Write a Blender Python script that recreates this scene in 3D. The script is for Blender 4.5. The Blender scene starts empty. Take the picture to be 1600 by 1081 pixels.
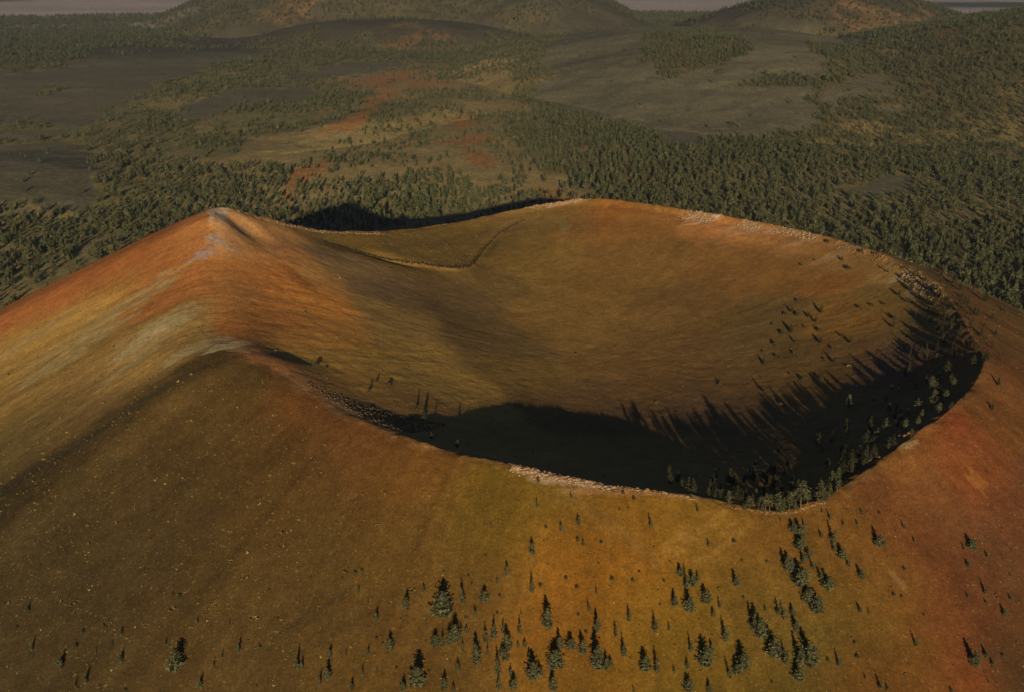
import bpy, math, random
import numpy as np

# ------------------------------------------------------------------ camera, world, sun, exposure
C = bpy.context.scene.collection
scn = bpy.context.scene
CAMZ, PITCH, FPX = 420.0, 21.3, 1556.0
SUN_ELEV, SUN_SIDE = 12.8, 2.2          # degrees: the sun stands low behind the camera, a little to its right
cam_data = bpy.data.cameras.new('camera')
cam = bpy.data.objects.new('camera', cam_data); C.objects.link(cam)
cam.location = (0, 0, CAMZ); cam.rotation_euler = (math.radians(90 - PITCH), 0, 0)
cam_data.sensor_width = 36.0; cam_data.lens = 36.0 * FPX / 1600.0
cam_data.clip_start = 1.0; cam_data.clip_end = 200000.0
scn.camera = cam
world = bpy.data.worlds.new("World"); scn.world = world; world.use_nodes = True
wn, wl = world.node_tree.nodes, world.node_tree.links
sky = wn.new('ShaderNodeTexSky'); sky.sky_type = 'NISHITA'; sky.sun_disc = False
sky.sun_elevation = math.radians(SUN_ELEV); sky.air_density = 0.6; sky.dust_density = 0.4; sky.altitude = 2500
bg = wn['Background']; bg.inputs['Strength'].default_value = 0.05
wl.new(sky.outputs[0], bg.inputs['Color'])
to_sun = (math.sin(math.radians(SUN_SIDE)), -math.cos(math.radians(SUN_SIDE)))
sky.sun_rotation = math.atan2(to_sun[0], to_sun[1])
sd = bpy.data.lights.new('sun', 'SUN'); sun = bpy.data.objects.new('sun', sd); C.objects.link(sun)
sd.energy = 5.0; sd.angle = math.radians(0.5); sd.color = (1.0, 0.78, 0.50)
ce = math.cos(math.radians(SUN_ELEV))
from mathutils import Vector
sun.rotation_euler = Vector((to_sun[0]*ce, to_sun[1]*ce, math.sin(math.radians(SUN_ELEV)))).to_track_quat('Z', 'Y').to_euler()
sun.location = (100, -600, 700)
scn.view_settings.view_transform = 'Standard'; scn.view_settings.look = 'None'
scn.view_settings.gamma = 1.0; scn.view_settings.exposure = 0.0
scn.view_settings.use_curve_mapping = False
scn.cycles.max_bounces = 4; scn.cycles.diffuse_bounces = 0; scn.cycles.volume_bounces = 0

# ------------------------------------------------------------------ numpy helpers
rng = np.random.default_rng(7)
def _hash(ix, iy, seed):
    n = (ix.astype(np.int64) * 374761393 + iy.astype(np.int64) * 668265263 + seed * 974634777) & 0xffffffff
    n = ((n ^ (n >> 13)) * 1274126177) & 0xffffffff
    n = ((n ^ (n >> 16)) * 2246822519) & 0xffffffff
    return ((n ^ (n >> 15)) & 0xffffff) / float(0xffffff)
def vnoise(x, y, s, seed=0):
    x = np.asarray(x, float) / s; y = np.asarray(y, float) / s
    ix = np.floor(x); iy = np.floor(y); fx = x - ix; fy = y - iy
    fx = fx*fx*fx*(fx*(fx*6-15)+10); fy = fy*fy*fy*(fy*(fy*6-15)+10)
    a = _hash(ix, iy, seed); b = _hash(ix+1, iy, seed); c = _hash(ix, iy+1, seed); d = _hash(ix+1, iy+1, seed)
    return (a*(1-fx)+b*fx)*(1-fy) + (c*(1-fx)+d*fx)*fy
def fbm(x, y, s, seed=0, o=4):
    t = 0; a = 0.5; n = 0
    for k in range(o):
        t = t + a*(vnoise(x, y, s, seed+k*17)*2-1); n += a; a *= 0.5; s *= 0.47
    return t / n
def sstep(a, b, x):
    t = np.clip((x-a)/(b-a), 0, 1); return t*t*(3-2*t)

# ------------------------------------------------------------------ the lie of the land
_cp, _sp = math.cos(math.radians(PITCH)), math.sin(math.radians(PITCH))
def ray(px, py):                       # direction through a point of the photograph
    u = (px-800)/FPX; v = (540.5-py)/FPX
    return u, _cp + v*_sp, -_sp + v*_cp
def at_z(px, py, z):
    u, dy, dz = ray(px, py); t = (z-CAMZ)/dz
    return u*t, dy*t
def project(x, y, z):
    dz = z-CAMZ
    f = y*_cp - dz*_sp; up = y*_sp + dz*_cp
    return 800+FPX*x/f, 540.5-FPX*up/f

# rim of the crater: a closed crest, each point by its place and its height above the plain
RIM = [ (1230,797,136),(1160,788,137.5),(1100,776,139),(1030,767,143),(960,757,146),(900,746,148.5),(850,735,150),(795,722,152),(740,710,153.5),(690,697,154.5),(640,680,155.5),(600,666,156),(560,648,158.5),(500,612,165),
 (440,572,174.5),(400,545,182),(372,533,186),(356,525,186),(342,508,183.5),(333,482,182),(328,445,185),(327,405,190),(330,362,202),(334,330,212),(345,318,212),(362,322,208),(400,333,196),(440,345,184),(480,355,170),(540,361,154),
 (600,362,143),(680,353,138),(730,345,138),(780,334,142),(850,320,152),(915,311,160),(1000,317,163),(1100,333,163),(1180,347,163),(1250,361,164),(1350,388,167),(1440,428,169),(1485,470,168),(1515,520,167),(1537,562,166),
 (1512,612,161),(1470,650,157),(1420,685,151),(1340,745,143),(1285,778,139)]
CX, CY = 55.0, 800.0
def _rim_tables():
    P = np.array([(*at_z(px, py, z), z) for px, py, z in RIM])
    th = np.arctan2(P[:,1]-CY, P[:,0]-CX); r = np.hypot(P[:,1]-CY, P[:,0]-CX)
    o = np.argsort(th); th, r, z = th[o], r[o], P[o,2]
    T = np.linspace(-np.pi, np.pi, 2881)
    def cr(v):
        th3 = np.concatenate([th-2*np.pi, th, th+2*np.pi]); v3 = np.tile(v, 3)
        m = np.gradient(v3, th3)
        i = np.clip(np.searchsorted(th3, T)-1, 0, len(th3)-2)
        h = th3[i+1]-th3[i]; t = (T-th3[i])/h
        sec = (v3[i+1]-v3[i])/h
        m0 = np.where(np.abs(m[i]) > 3*np.abs(sec), 3*sec, m[i]); m1 = np.where(np.abs(m[i+1]) > 3*np.abs(sec), 3*sec, m[i+1])
        return (2*t**3-3*t**2+1)*v3[i] + (t**3-2*t**2+t)*h*m0 + (-2*t**3+3*t**2)*v3[i+1] + (t**3-t**2)*h*m1
    R, Z = cr(r), cr(z)
    R[-1] = R[0]; Z[-1] = Z[0]
    def sm(v, n):
        k = np.hanning(n+2)[1:-1]; k /= k.sum(); w = np.concatenate([v[:-1]]*3)
        w = np.convolve(w, k, 'same')[len(v)-1:2*(len(v)-1)]; return np.append(w, w[0])
    return T, sm(R, 21), sm(Z, 15), sm(Z, 601)
T_TH, T_R, T_Z, T_ZS = _rim_tables()
def ang_w(th, c, w):                    # smooth bump round direction c
    d = (th-c+np.pi) % (2*np.pi) - np.pi
    return np.exp(-(d/w)**2)
def th_of(px, py, z):
    x, y = at_z(px, py, z); return math.atan2(y-CY, x-CX)
TH_A = th_of(372, 533, 190); TH_P = th_of(334, 330, 212); TH_S = th_of(640, 358, 140); TH_F = th_of(900, 746, 148)
TH_R = th_of(1515, 520, 167)
TH_W = -2.78
FLOOR = 98.0
def cone_raw(x, y):
    dx = x-CX; dy = y-CY; th = np.arctan2(dy, dx); r = np.hypot(dx, dy)
    R = np.interp(th, T_TH, T_R); Z = np.interp(th, T_TH, T_Z)
    # inside
    t = np.clip(r/R, 0, 1)
    wF = ang_w(th, TH_F+0.42, 1.15)
    wW = ang_w(th, TH_W, 0.62)                                # the western wall runs straight down
    wF = wF*(1-wW)
    g = (1-wF)*(0.62*t**2.1 + 0.38*t**1.5) + wF*(t**2.55)
    g = g*(1-wW) + wW*(0.75*t + 0.25*t**1.6)
    wS = ang_w(th, TH_S+0.02, 0.33)
    tl = 1-0.40*wS                                             # the lip of the bench below the back saddle
    k = sstep(0.0, 0.75, wS)
    gb = np.where(t < tl, 0.56*np.clip(t/tl, 0, None)**1.7, 0.56+0.44*np.clip((t-tl)/(1-tl+1e-6), 0, 1)**0.9)
    gb = gb + 0.055*np.exp(-((t-tl)/0.012)**2)
    g = g*(1-k) + gb*k
    back = ang_w(th, 1.15, 0.75)*(1-k)                          # rounded shoulder under the far crest
    g = g - 0.06*back*np.exp(-((1-t)/0.05)**2)*(1-np.exp(-((1-t)/0.02)**2))
    Zi = Z*t**3 + np.interp(th, T_TH, T_ZS)*(1-t**3)
    zin = FLOOR + (Zi-FLOOR)*g + 0.055*(y-CY)*(1-t**2)**1.5 - 40*ang_w(th, -0.5, 0.55)*t*t*(1-t)*(1-k)
    # outside
    d = np.clip(r-R, 0, None)
    s = 0.53 - 0.05*ang_w(th, TH_P, 0.5) - 0.22*ang_w(th, 0.10, 0.45)*np.exp(-d/160.0)
    rnd = 5.0
    zo = Z - s*(np.sqrt(d*d+rnd*rnd)-rnd)
    zo = np.where(zo < 45, 45*np.exp((zo-45)/45.0), zo)      # concave foot
    z = np.where(r < R, zin, zo)
    wr = 24.0                                                  # the western crest is broad and rounded
    z = z - wW*wr*0.30*(np.exp(-np.abs(r-R)/wr))
    return z, t, r, R, th, wW, wS, tl
# the same form on a 3 m raster, smoothed, for the soft inner slopes and the broad western crest
_gx = np.arange(CX-560, CX+560, 3.0); _gy = np.arange(CY-560, CY+560, 3.0)
_GX, _GY = np.meshgrid(_gx, _gy, indexing='ij')
_GZ = cone_raw(_GX, _GY)[0]
def blur(Z, sig):
    n = int(3*sig); k = np.exp(-0.5*(np.arange(-n, n+1)/sig)**2); k /= k.sum()
    Z = np.pad(Z, n, mode='edge')
    Z = np.apply_along_axis(lambda v: np.convolve(v, k, 'valid'), 0, Z)
    return np.apply_along_axis(lambda v: np.convolve(v, k, 'valid'), 1, Z)
_GB = blur(_GZ, 14.0); _GC = blur(_GZ, 7.0)
def bilin(G, x, y, x0=_gx[0], y0=_gy[0], st=3.0):
    u = np.clip((x-x0)/st, 0, G.shape[0]-1.001); v = np.clip((y-y0)/st, 0, G.shape[1]-1.001)
    i = u.astype(int); j = v.astype(int); a = u-i; b = v-j
    if G.ndim == 3: a = a[...,None]; b = b[...,None]
    return (G[i,j]*(1-a)+G[i+1,j]*a)*(1-b)+(G[i,j+1]*(1-a)+G[i+1,j+1]*a)*b
def cone_h(x, y):
    x = np.asarray(x, float); y = np.asarray(y, float)
    z, t, r, R, th, wW, wS, tl = cone_raw(x, y)
    e = r-R
    w = np.where(e < 0, sstep(6, 55, -e), 0)
    w = w*(1-0.85*np.exp(-((t-tl)/0.06)**2)*sstep(0.15, 0.6, wS))
    z = z*(1-w) + bilin(_GB, x, y)*w
    w = 0.95*ang_w(th, TH_W+0.10, 0.46)*np.exp(-(e/32.0)**2)
    z = z*(1-w) + bilin(_GC, x, y)*w
    m = 1-0.75*np.exp(-((r-R)/25.0)**2)
    z = z + m*(1.0*fbm(x, y, 110, 3) + 0.35*fbm(x, y, 22, 5)) + 0.22*fbm(x, y, 6, 9, 3)
    c_, s_ = np.cos(th)*18, np.sin(th)*18                    # shallow rills running straight down the flanks
    rill = fbm(c_+r*0.004, s_, 1.0, 21, 4)
    z = z + np.where(r > R, 0.9, 0.35*t)*rill*sstep(0, 60, np.abs(r-R))
    z = z + (0.9*fbm(x, y, 7, 41, 3)+1.3*fbm(x, y, 19, 43, 3))*np.exp(-((r-R)/7.0)**2)*(1-0.8*wW)
    return z - 3.0*sstep(0, 12, 12-z)
def edge_dist(x, y):
    th = np.arctan2(y-CY, x-CX); r = np.hypot(x-CX, y-CY)
    return r - np.interp(th, T_TH, T_R)

def plain_h(x, y):
    d = np.hypot(x, y)
    a = sstep(900, 2500, d)
    h = 7*fbm(x, y, 700, 51)*a + 2.0*fbm(x, y, 120, 53)
    h = h - 32*np.exp(-(((x+150)/520)**2+((y-1780)/300)**2))
    h = h + 60*fbm(x, y, 6000, 57, 3)*sstep(7000, 16000, d)
    return h
# hills: centre by place, height, radii, turn, exponent
HILLS = []
def hill(cx, cy, h, ra, rb, rot=0.0, k=2.0, crater=0, kind='hill'):
    HILLS.append(dict(cx=cx, cy=cy, h=h, ra=ra, rb=rb, rot=math.radians(rot), k=k, crater=crater, kind=kind))
def hill_h(H, x, y):
    dx = x-H['cx']; dy = y-H['cy']; c, s = math.cos(H['rot']), math.sin(H['rot'])
    u = (dx*c+dy*s)/H['ra']; v = (-dx*s+dy*c)/H['rb']
    q = np.sqrt(u*u+v*v)
    wob = 1+0.18*fbm(x, y, H['ra']*0.8, 71+int(abs(H['cx'])) % 50, 4)
    q = q*wob
    b = np.where(q < 1, (1-np.clip(q, 0, 1)**H['k']), 0)
    b = b*b*(3-2*b) if H['k'] > 1.5 else b
    z = H['h']*b
    if H['crater']: z = z - H['crater']*np.exp(-(q/0.22)**2)
    return z + 0.045*H['h']*fbm(x, y, H['ra']*0.25, 91, 4)*sstep(0, 0.25, b)
hill( 830, 4050, 185, 1000, 1750, 8, 1.35, 40)                     # broad black dome
hill(1640, 5350, 300,  960,  900, -5, 1.4, 0)                      # red topped hill
hill(2050, 3500, 275, 1250, 1500, -10, 1.5, 0)                     # wooded slope at the right
hill(-900, 7000, 560, 1450, 1400, 0, 1.3, 60)                    # tall far mountain at the left
hill(-650, 5600, 110, 950, 700, 0, 1.6, 0)                        # dark mound before it
hill( 150, 6500, 290, 850, 800, 0, 1.5, 0)                        # mound beside it
hill(-1100, 1950, 26, 380, 420, 0, 1.7, 0)                        # low black mound, left
hill(-330, 2800, 30, 190, 600, -24, 1.6, 0)                       # the red spur
hill(1040, 2750, 38, 330, 300, 0, 1.6, 0)                         # low dark swell, right of centre
def hills_h(x, y):
    m = np.zeros_like(np.asarray(x, float))
    for H in HILLS: m = np.maximum(m, hill_h(H, x, y))
    return m
def land_h(x, y):
    x = np.asarray(x, float); y = np.asarray(y, float)
    return np.maximum(plain_h(x, y)+hills_h(x, y), cone_h(x, y))
_ts = np.concatenate([np.linspace(350, 1800, 1100), np.geomspace(1802, 40000, 1400)])
def at(px, py):                        # where the line of sight through this place of the photograph meets the land
    u, dy, dz = ray(px, py); L = math.sqrt(u*u+dy*dy+dz*dz)
    t = _ts/L; x, y, z = u*t, dy*t, CAMZ+dz*t
    h = land_h(x, y); k = np.argmax(z < h)
    if k == 0: k = 1 if z[0] < h[0] else len(t)-1
    a = (z[k-1]-h[k-1])/((z[k-1]-h[k-1])-(z[k]-h[k])+1e-9)
    return x[k-1]+(x[k]-x[k-1])*a, y[k-1]+(y[k]-y[k-1])*a

# ------------------------------------------------------------------ materials
def lin(c):
    c = np.asarray(c, float)/255.0
    return np.where(c <= 0.04045, c/12.92, ((c+0.055)/1.055)**2.4)
def node_mat(name, rough=1.0, spec=0.1):
    m = bpy.data.materials.new(name); m.use_nodes = True
    b = m.node_tree.nodes['Principled BSDF']; b.inputs['Roughness'].default_value = rough
    b.inputs['Specular IOR Level'].default_value = spec
    return m, m.node_tree.nodes, m.node_tree.links, b
def noise_node(N, L, scale, detail=3.0, rough=0.6, vec=None):
    t = N.new('ShaderNodeTexNoise'); t.inputs['Scale'].default_value = scale
    t.inputs['Detail'].default_value = detail; t.inputs['Roughness'].default_value = rough
    if vec is not None: L.new(vec, t.inputs['Vector'])
    return t.outputs['Fac']
def rng_node(N, L, src, a, b, c, d):
    t = N.new('ShaderNodeMapRange'); L.new(src, t.inputs[0])
    for i, v in enumerate((a, b, c, d)): t.inputs[i+1].default_value = v
    return t.outputs[0]
def mul(N, L, a, b):
    t = N.new('ShaderNodeMath'); t.operation = 'MULTIPLY'; L.new(a, t.inputs[0]); L.new(b, t.inputs[1]); return t.outputs[0]
def ground_mat(name, scales, bumps, speck=None, streak=0.0):
    """vertex colour (soil colour, partly evened for light) broken up by grain of several sizes, with bump"""
    m, N, L, b = node_mat(name)
    at_ = N.new('ShaderNodeAttribute'); at_.attribute_name = 'Col'
    geo = N.new('ShaderNodeNewGeometry'); pos = geo.outputs['Position']
    f = None
    for sc, amp in scales:
        r = rng_node(N, L, noise_node(N, L, sc, 3.0, 0.65, pos), 0.3, 0.7, 1-amp, 1+amp)
        f = r if f is None else mul(N, L, f, r)
    mx = N.new('ShaderNodeVectorMath'); mx.operation = 'SCALE'
    L.new(at_.outputs['Color'], mx.inputs[0]); L.new(f, mx.inputs['Scale'])
    col = mx.outputs[0]
    if speck:                                   # small pale or dark stones and tufts
        for sc, th, c, amt in speck:
            n = noise_node(N, L, sc, 2.0, 0.5, pos)
            k = rng_node(N, L, n, th, th+0.05, 0.0, amt)
            mm = N.new('ShaderNodeMix'); mm.data_type = 'RGBA'
            L.new(k, mm.inputs[0]); L.new(col, mm.inputs[6]); mm.inputs[7].default_value = (*c, 1)
            col = mm.outputs[2]
    L.new(col, b.inputs['Base Color'])
    prev = None
    for sc, st, dist in bumps:
        bp = N.new('ShaderNodeBump'); bp.inputs['Strength'].default_value = st; bp.inputs['Distance'].default_value = dist
        L.new(noise_node(N, L, sc, 4.0, 0.65, pos), bp.inputs['Height'])
        if prev is not None: L.new(prev, bp.inputs['Normal'])
        prev = bp.outputs[0]
    if prev is not None: L.new(prev, b.inputs['Normal'])
    return m
M = {}
M['cone'] = ground_mat('cinder_slope', [(0.02, 0.08), (0.09, 0.12), (0.22, 0.16), (0.7, 0.26), (2.2, 0.30)],
                       [(0.12, 0.3, 0.8), (0.6, 0.5, 0.5), (2.0, 0.5, 0.25)],
                       [(0.55, 0.67, (0.30, 0.24, 0.07), 0.55), (0.9, 0.68, (0.05, 0.04, 0.02), 0.6)])
M['land'] = ground_mat('plain_soil', [(0.004, 0.10), (0.03, 0.18), (0.12, 0.28), (0.4, 0.22)],
                       [(0.05, 0.5, 2.5), (0.3, 0.5, 1.0)])
def plant_mat(name, var=0.35, sc=0.8, base=None):
    m, N, L, b = node_mat(name, 0.8, 0.15)
    geo = N.new('ShaderNodeNewGeometry')
    f = rng_node(N, L, noise_node(N, L, sc, 2.0, 0.6, geo.outputs['Position']), 0.3, 0.7, 1-var, 1+var)
    mx = N.new('ShaderNodeVectorMath'); mx.operation = 'SCALE'
    if base is None:
        a = N.new('ShaderNodeAttribute'); a.attribute_name = 'Col'; L.new(a.outputs['Color'], mx.inputs[0])
    else:
        mx.inputs[0].default_value = base
    L.new(f, mx.inputs['Scale']); L.new(mx.outputs[0], b.inputs['Base Color'])
    return m
M['foliage'] = plant_mat('pine_needles')
M['bark'] = plant_mat('bark', 0.3, 2.0, (0.20, 0.125, 0.075))
M['tuft'] = plant_mat('dry_grass', 0.3, 0.3)
def rock_mat(name, c1, c2):
    m, N, L, b = node_mat(name, 0.95, 0.1)
    geo = N.new('ShaderNodeNewGeometry')
    n = noise_node(N, L, 0.35, 4.0, 0.7, geo.outputs['Position'])
    k = rng_node(N, L, n, 0.35, 0.65, 0.0, 1.0)
    mm = N.new('ShaderNodeMix'); mm.data_type = 'RGBA'; L.new(k, mm.inputs[0])
    mm.inputs[6].default_value = (*c1, 1); mm.inputs[7].default_value = (*c2, 1)
    L.new(mm.outputs[2], b.inputs['Base Color'])
    bp = N.new('ShaderNodeBump'); bp.inputs['Strength'].default_value = 0.7; bp.inputs['Distance'].default_value = 0.4
    L.new(noise_node(N, L, 1.2, 4.0, 0.7, geo.outputs['Position']), bp.inputs['Height']); L.new(bp.outputs[0], b.inputs['Normal'])
    return m
M['pink_rock'] = rock_mat('pale_pink_rock', (0.50, 0.36, 0.22), (0.28, 0.17, 0.09))
M['tan_rock'] = rock_mat('tan_rock', (0.40, 0.27, 0.12), (0.22, 0.11, 0.05))
M['brown_rock'] = rock_mat('brown_rubble', (0.20, 0.13, 0.065), (0.10, 0.065, 0.035))

# ------------------------------------------------------------------ mesh helpers
def mesh_np(name, co, faces, nper, mat=None, smooth=False, col=None, parent=None, link=True):
    me = bpy.data.meshes.new(name); co = np.asarray(co, np.float32); faces = np.asarray(faces, np.int32)
    me.vertices.add(len(co)); me.vertices.foreach_set('co', co.ravel())
    me.loops.add(faces.size); me.loops.foreach_set('vertex_index', faces.ravel())
    me.polygons.add(len(faces)); me.polygons.foreach_set('loop_start', np.arange(0, faces.size, nper, dtype=np.int32))
    if smooth: me.polygons.foreach_set('use_smooth', np.ones(len(faces), bool))
    me.update(calc_edges=True)
    if col is not None:
        a = me.color_attributes.new('Col', 'FLOAT_COLOR', 'POINT')
        a.data.foreach_set('color', np.hstack([col, np.ones((len(col), 1))]).astype(np.float32).ravel())
    if mat: me.materials.append(mat)
    if not link: return me
    o = bpy.data.objects.new(name, me); C.objects.link(o)
    if parent: o.parent = parent
    return o
def grid_mesh(name, X, Y, Z, wrap, mat, col, kind='structure'):
    n, m = X.shape
    co = np.stack([X, Y, Z], -1).reshape(-1, 3)
    j = np.arange(m if wrap else m-1); i = np.arange(n-1)
    I, J = np.meshgrid(i, j, indexing='ij'); J2 = (J+1) % m
    F = np.stack([I*m+J, I*m+J2, (I+1)*m+J2, (I+1)*m+J], -1).reshape(-1, 4)[:, ::-1]
    if (np.cross(co[F[0,1]]-co[F[0,0]], co[F[0,2]]-co[F[0,0]]))[2] < 0: F = F[:, ::-1]
    o = mesh_np(name, co, F, 4, mat, True, col.reshape(-1, 3)); o['kind'] = kind
    return o

# ------------------------------------------------------------------ colours of the soil, light offsets included
SUNC = np.array([0.88, 0.63, 0.41])
def alb(c): return np.clip(lin(c)/SUNC, 0.004, 0.8)
# soil of the crater hill, sampled by place, zones in grazing sun brightened to offset it: (place, colour, reach in metres)
SOIL_AND_LIGHT = [
 # outer flank, left of the near ridge, lightened against grazing sun
 (60,440,(171,98,38),45),(180,400,(169,91,37),40),(260,365,(164,89,37),35),(100,520,(177,122,51),35),(30,600,(149,109,44),40),(160,590,(164,121,51),35),(250,560,(169,121,51),22),
 (270,430,(166,94,38),30),(330,440,(169,100,42),28),(310,350,(184,109,49),22),(120,640,(116,84,37),28),(20,690,(103,76,32),30),
 # near ridge and left flank
 (300,600,(79,53,21),25),(380,620,(81,53,20),30),(200,720,(71,48,19),35),(60,820,(65,46,20),35),(300,760,(69,47,19),35),(420,700,(83,53,19),30),(520,720,(90,55,21),28),
 (120,950,(67,47,21),35),(40,1050,(71,50,22),30),(300,950,(75,50,20),35),(480,900,(81,54,20),30),(400,1040,(81,54,21),30),(480,800,(85,54,19),30),(600,800,(94,60,20),26),(640,740,(114,66,22),20),
 (560,690,(110,60,22),18),(480,630,(110,60,22),18),(600,980,(90,58,20),30),(700,900,(98,63,21),26),(720,1040,(96,62,21),26),
 # orange part
 (780,820,(107,75,18),24),(860,860,(122,75,17),22),(900,940,(129,71,17),22),(980,860,(129,72,17),22),(960,800,(122,77,20),16),(850,780,(114,77,21),14),(1000,950,(122,79,17),22),(900,1040,(111,69,17),24),
 (1060,800,(123,79,20),15),(1110,830,(129,84,23),14),(1150,880,(112,69,20),18),(1190,830,(107,64,20),14),(1080,920,(116,77,18),20),(1180,960,(99,67,20),20),(1100,1040,(99,67,17),24),(1280,1000,(89,64,20),20),
 # right flank
 (1300,900,(102,65,19),18),(1400,900,(120,71,25),14),(1380,960,(104,66,19),16),(1400,1060,(102,56,18),18),(1330,830,(109,65,21),14),(1440,860,(106,56,22),18),(1440,760,(109,60,24),18),
 (1500,690,(120,55,22),13),(1520,750,(118,55,22),12),(1530,730,(115,60,24),12),(1400,720,(125,72,27),9),(1450,700,(120,63,24),10),(1560,650,(100,56,21),16),(1590,600,(102,58,24),20),(1540,850,(94,52,24),25),(1580,960,(82,49,22),25),
 (1450,970,(113,58,22),10),(1480,1030,(113,55,21),10),(1430,1000,(102,60,19),9),(1500,920,(104,52,22),18),(1560,480,(102,65,27),16),(1590,540,(98,60,25),18),(1590,800,(98,52,24),20),
 # inside, western wall, lightened most against grazing sun
 (370,370,(202,132,68),18),(420,400,(208,123,53),18),(430,440,(204,115,44),18),(500,470,(208,121,44),16),(480,420,(193,123,53),16),(550,420,(156,126,53),16),(610,450,(137,118,50),18),(500,520,(198,121,46),18),(420,500,(189,108,42),18),
 (560,560,(182,123,46),18),(640,560,(163,118,44),20),(620,500,(156,123,46),20),(700,600,(165,123,46),20),(400,560,(156,92,44),8),(470,600,(142,90,46),8),(540,630,(126,90,50),8),(540,600,(168,110,44),10),
 (370,480,(180,110,46),14),(640,620,(156,104,44),12),
 # bench and the green-brown floor
 (560,385,(133,96,35),16),(650,400,(122,86,33),18),(740,385,(122,84,33),16),(690,360,(128,89,33),14),(820,350,(124,91,35),16),(700,470,(113,86,37),20),(760,530,(117,89,37),22),(820,590,(131,96,37),20),(760,440,(117,84,35),18),(830,420,(133,91,35),22),(900,500,(136,91,37),26),
 # far wall, lightened against the low sun
 (900,340,(131,84,34),16),(950,330,(143,81,30),16),(1000,350,(143,87,34),20),(980,420,(129,84,34),26),(1060,480,(123,81,34),28),(1150,420,(135,84,34),24),(1100,350,(167,100,45),12),(1180,365,(167,102,47),12),(1250,385,(158,100,45),14),(1320,410,(154,102,45),14),(1240,430,(138,87,34),20),
 (1000,580,(121,79,34),26),(900,630,(119,79,36),22),(1100,580,(113,74,34),26),(1180,560,(111,77,34),20),(1200,500,(111,79,34),20),(1100,640,(111,74,38),18),(1300,500,(140,90,34),16),(1380,460,(140,96,38),12),(1400,430,(162,112,52),9),(1450,440,(167,120,59),8),
 (1330,560,(121,79,36),14),(1400,560,(104,67,42),12),(1450,510,(125,90,38),10),(1250,590,(121,81,34),14),(1480,560,(117,74,36),9),(1290,440,(152,90,34),12),
 (1500,440,(135,100,45),9),
]
def _resolve(samples):
    P = []; K = []; S = []
    for px, py, c, s in samples:
        x, y = at(px, py); c = (c[0], min(c[1], c[0]*(0.69 if c[0] > 105 else 0.80)), c[2]); P.append((x, y)); K.append(alb(c)); S.append(s)
    return np.array(P), np.array(K), np.array(S)
# the colour samples lie close together in plan on both sides of the crest, so each side keeps its own set
def soil_table():
    P, K, S = _resolve(SOIL_AND_LIGHT); e = edge_dist(P[:,0], P[:,1])
    return P, K, S, e
_SP, _SK, _SS, _SE = soil_table()
_cgx = np.arange(CX-900, CX+900, 5.0); _cgy = np.arange(CY-900, CY+900, 5.0)
def _soil_raster():
    X, Y = np.meshgrid(_cgx, _cgy, indexing='ij'); out = []
    for inner in (True, False):
        num = np.zeros(X.shape+(3,)) + np.array(alb((104, 70, 32)))*1e-9; den = np.zeros(X.shape)+1e-9
        for (px, py), k, s, pe in zip(_SP, _SK, _SS, _SE):
            if (pe < 0) != inner: continue
            w = np.exp(-((X-px)**2+(Y-py)**2)/(1.15*s)**2)/s + 2e-5/(1+((X-px)**2+(Y-py)**2)/60**2)**2
            num += w[...,None]*k; den += w
        out.append(num/den[...,None])
    return out
_RIN, _ROUT = _soil_raster()
def cone_colour(x, y):
    x = x.ravel(); y = y.ravel(); e = edge_dist(x, y)
    wx = x + 12*fbm(x, y, 40, 201, 4); wy = y + 12*fbm(x, y, 40, 207, 4)
    k = sstep(-7, 7, e + 5*fbm(x, y, 9, 203, 3))[:,None]
    c = bilin(_RIN, wx, wy, _cgx[0], _cgy[0], 5.0)*(1-k) + bilin(_ROUT, wx, wy, _cgx[0], _cgy[0], 5.0)*k
    th = np.arctan2(y-CY, x-CX); r = np.hypot(x-CX, y-CY)
    st = fbm(np.cos(th)*26+r*0.003, np.sin(th)*26, 1.0, 231, 4)            # streaks running down
    bl = fbm(x, y, 60, 241, 4); b2 = fbm(x, y, 14, 247, 4); f = 1+(0.04+0.12*(e > 0)+0.12*bl)*st*sstep(30, 160, r)+0.16*bl+0.12*b2
    st2 = fbm(np.cos(th)*95+r*0.012, np.sin(th)*95, 1.0, 261, 3); f = f*(1+0.13*st2*sstep(40, 140, r)*(0.4+0.6*(e > 0)))
    c = c*f[:,None]
    # pale ash patches and dark bands with ragged edges: (place, radii across and along, turn, colour, amount)
    for (px, py, ra, rb, rot, col, amt, thr) in PALE_W:
        u = (x-px)*math.cos(rot)+(y-py)*math.sin(rot); v = -(x-px)*math.sin(rot)+(y-py)*math.cos(rot)
        q = (u/ra)**2+(v/rb)**2
        sel = q < 5
        if not sel.any(): continue
        n = np.zeros(len(x)); us, vs, xs, ys = u[sel], v[sel], x[sel], y[sel]; sd_ = int(abs(px)) % 97+300
        n[sel] = 0.9*fbm(us*0.35, vs*1.5, ra*0.45, sd_, 5) + 0.5*fbm(xs, ys, 5, 401, 4) + 0.6*fbm(us*0.25, vs, 4, sd_+7, 3)
        k = amt*sstep(thr-0.5, thr+0.5, 1-q*0.9+n*1.5)*sel
        c = c*(1-k[:,None]) + k[:,None]*col
    return c
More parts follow.
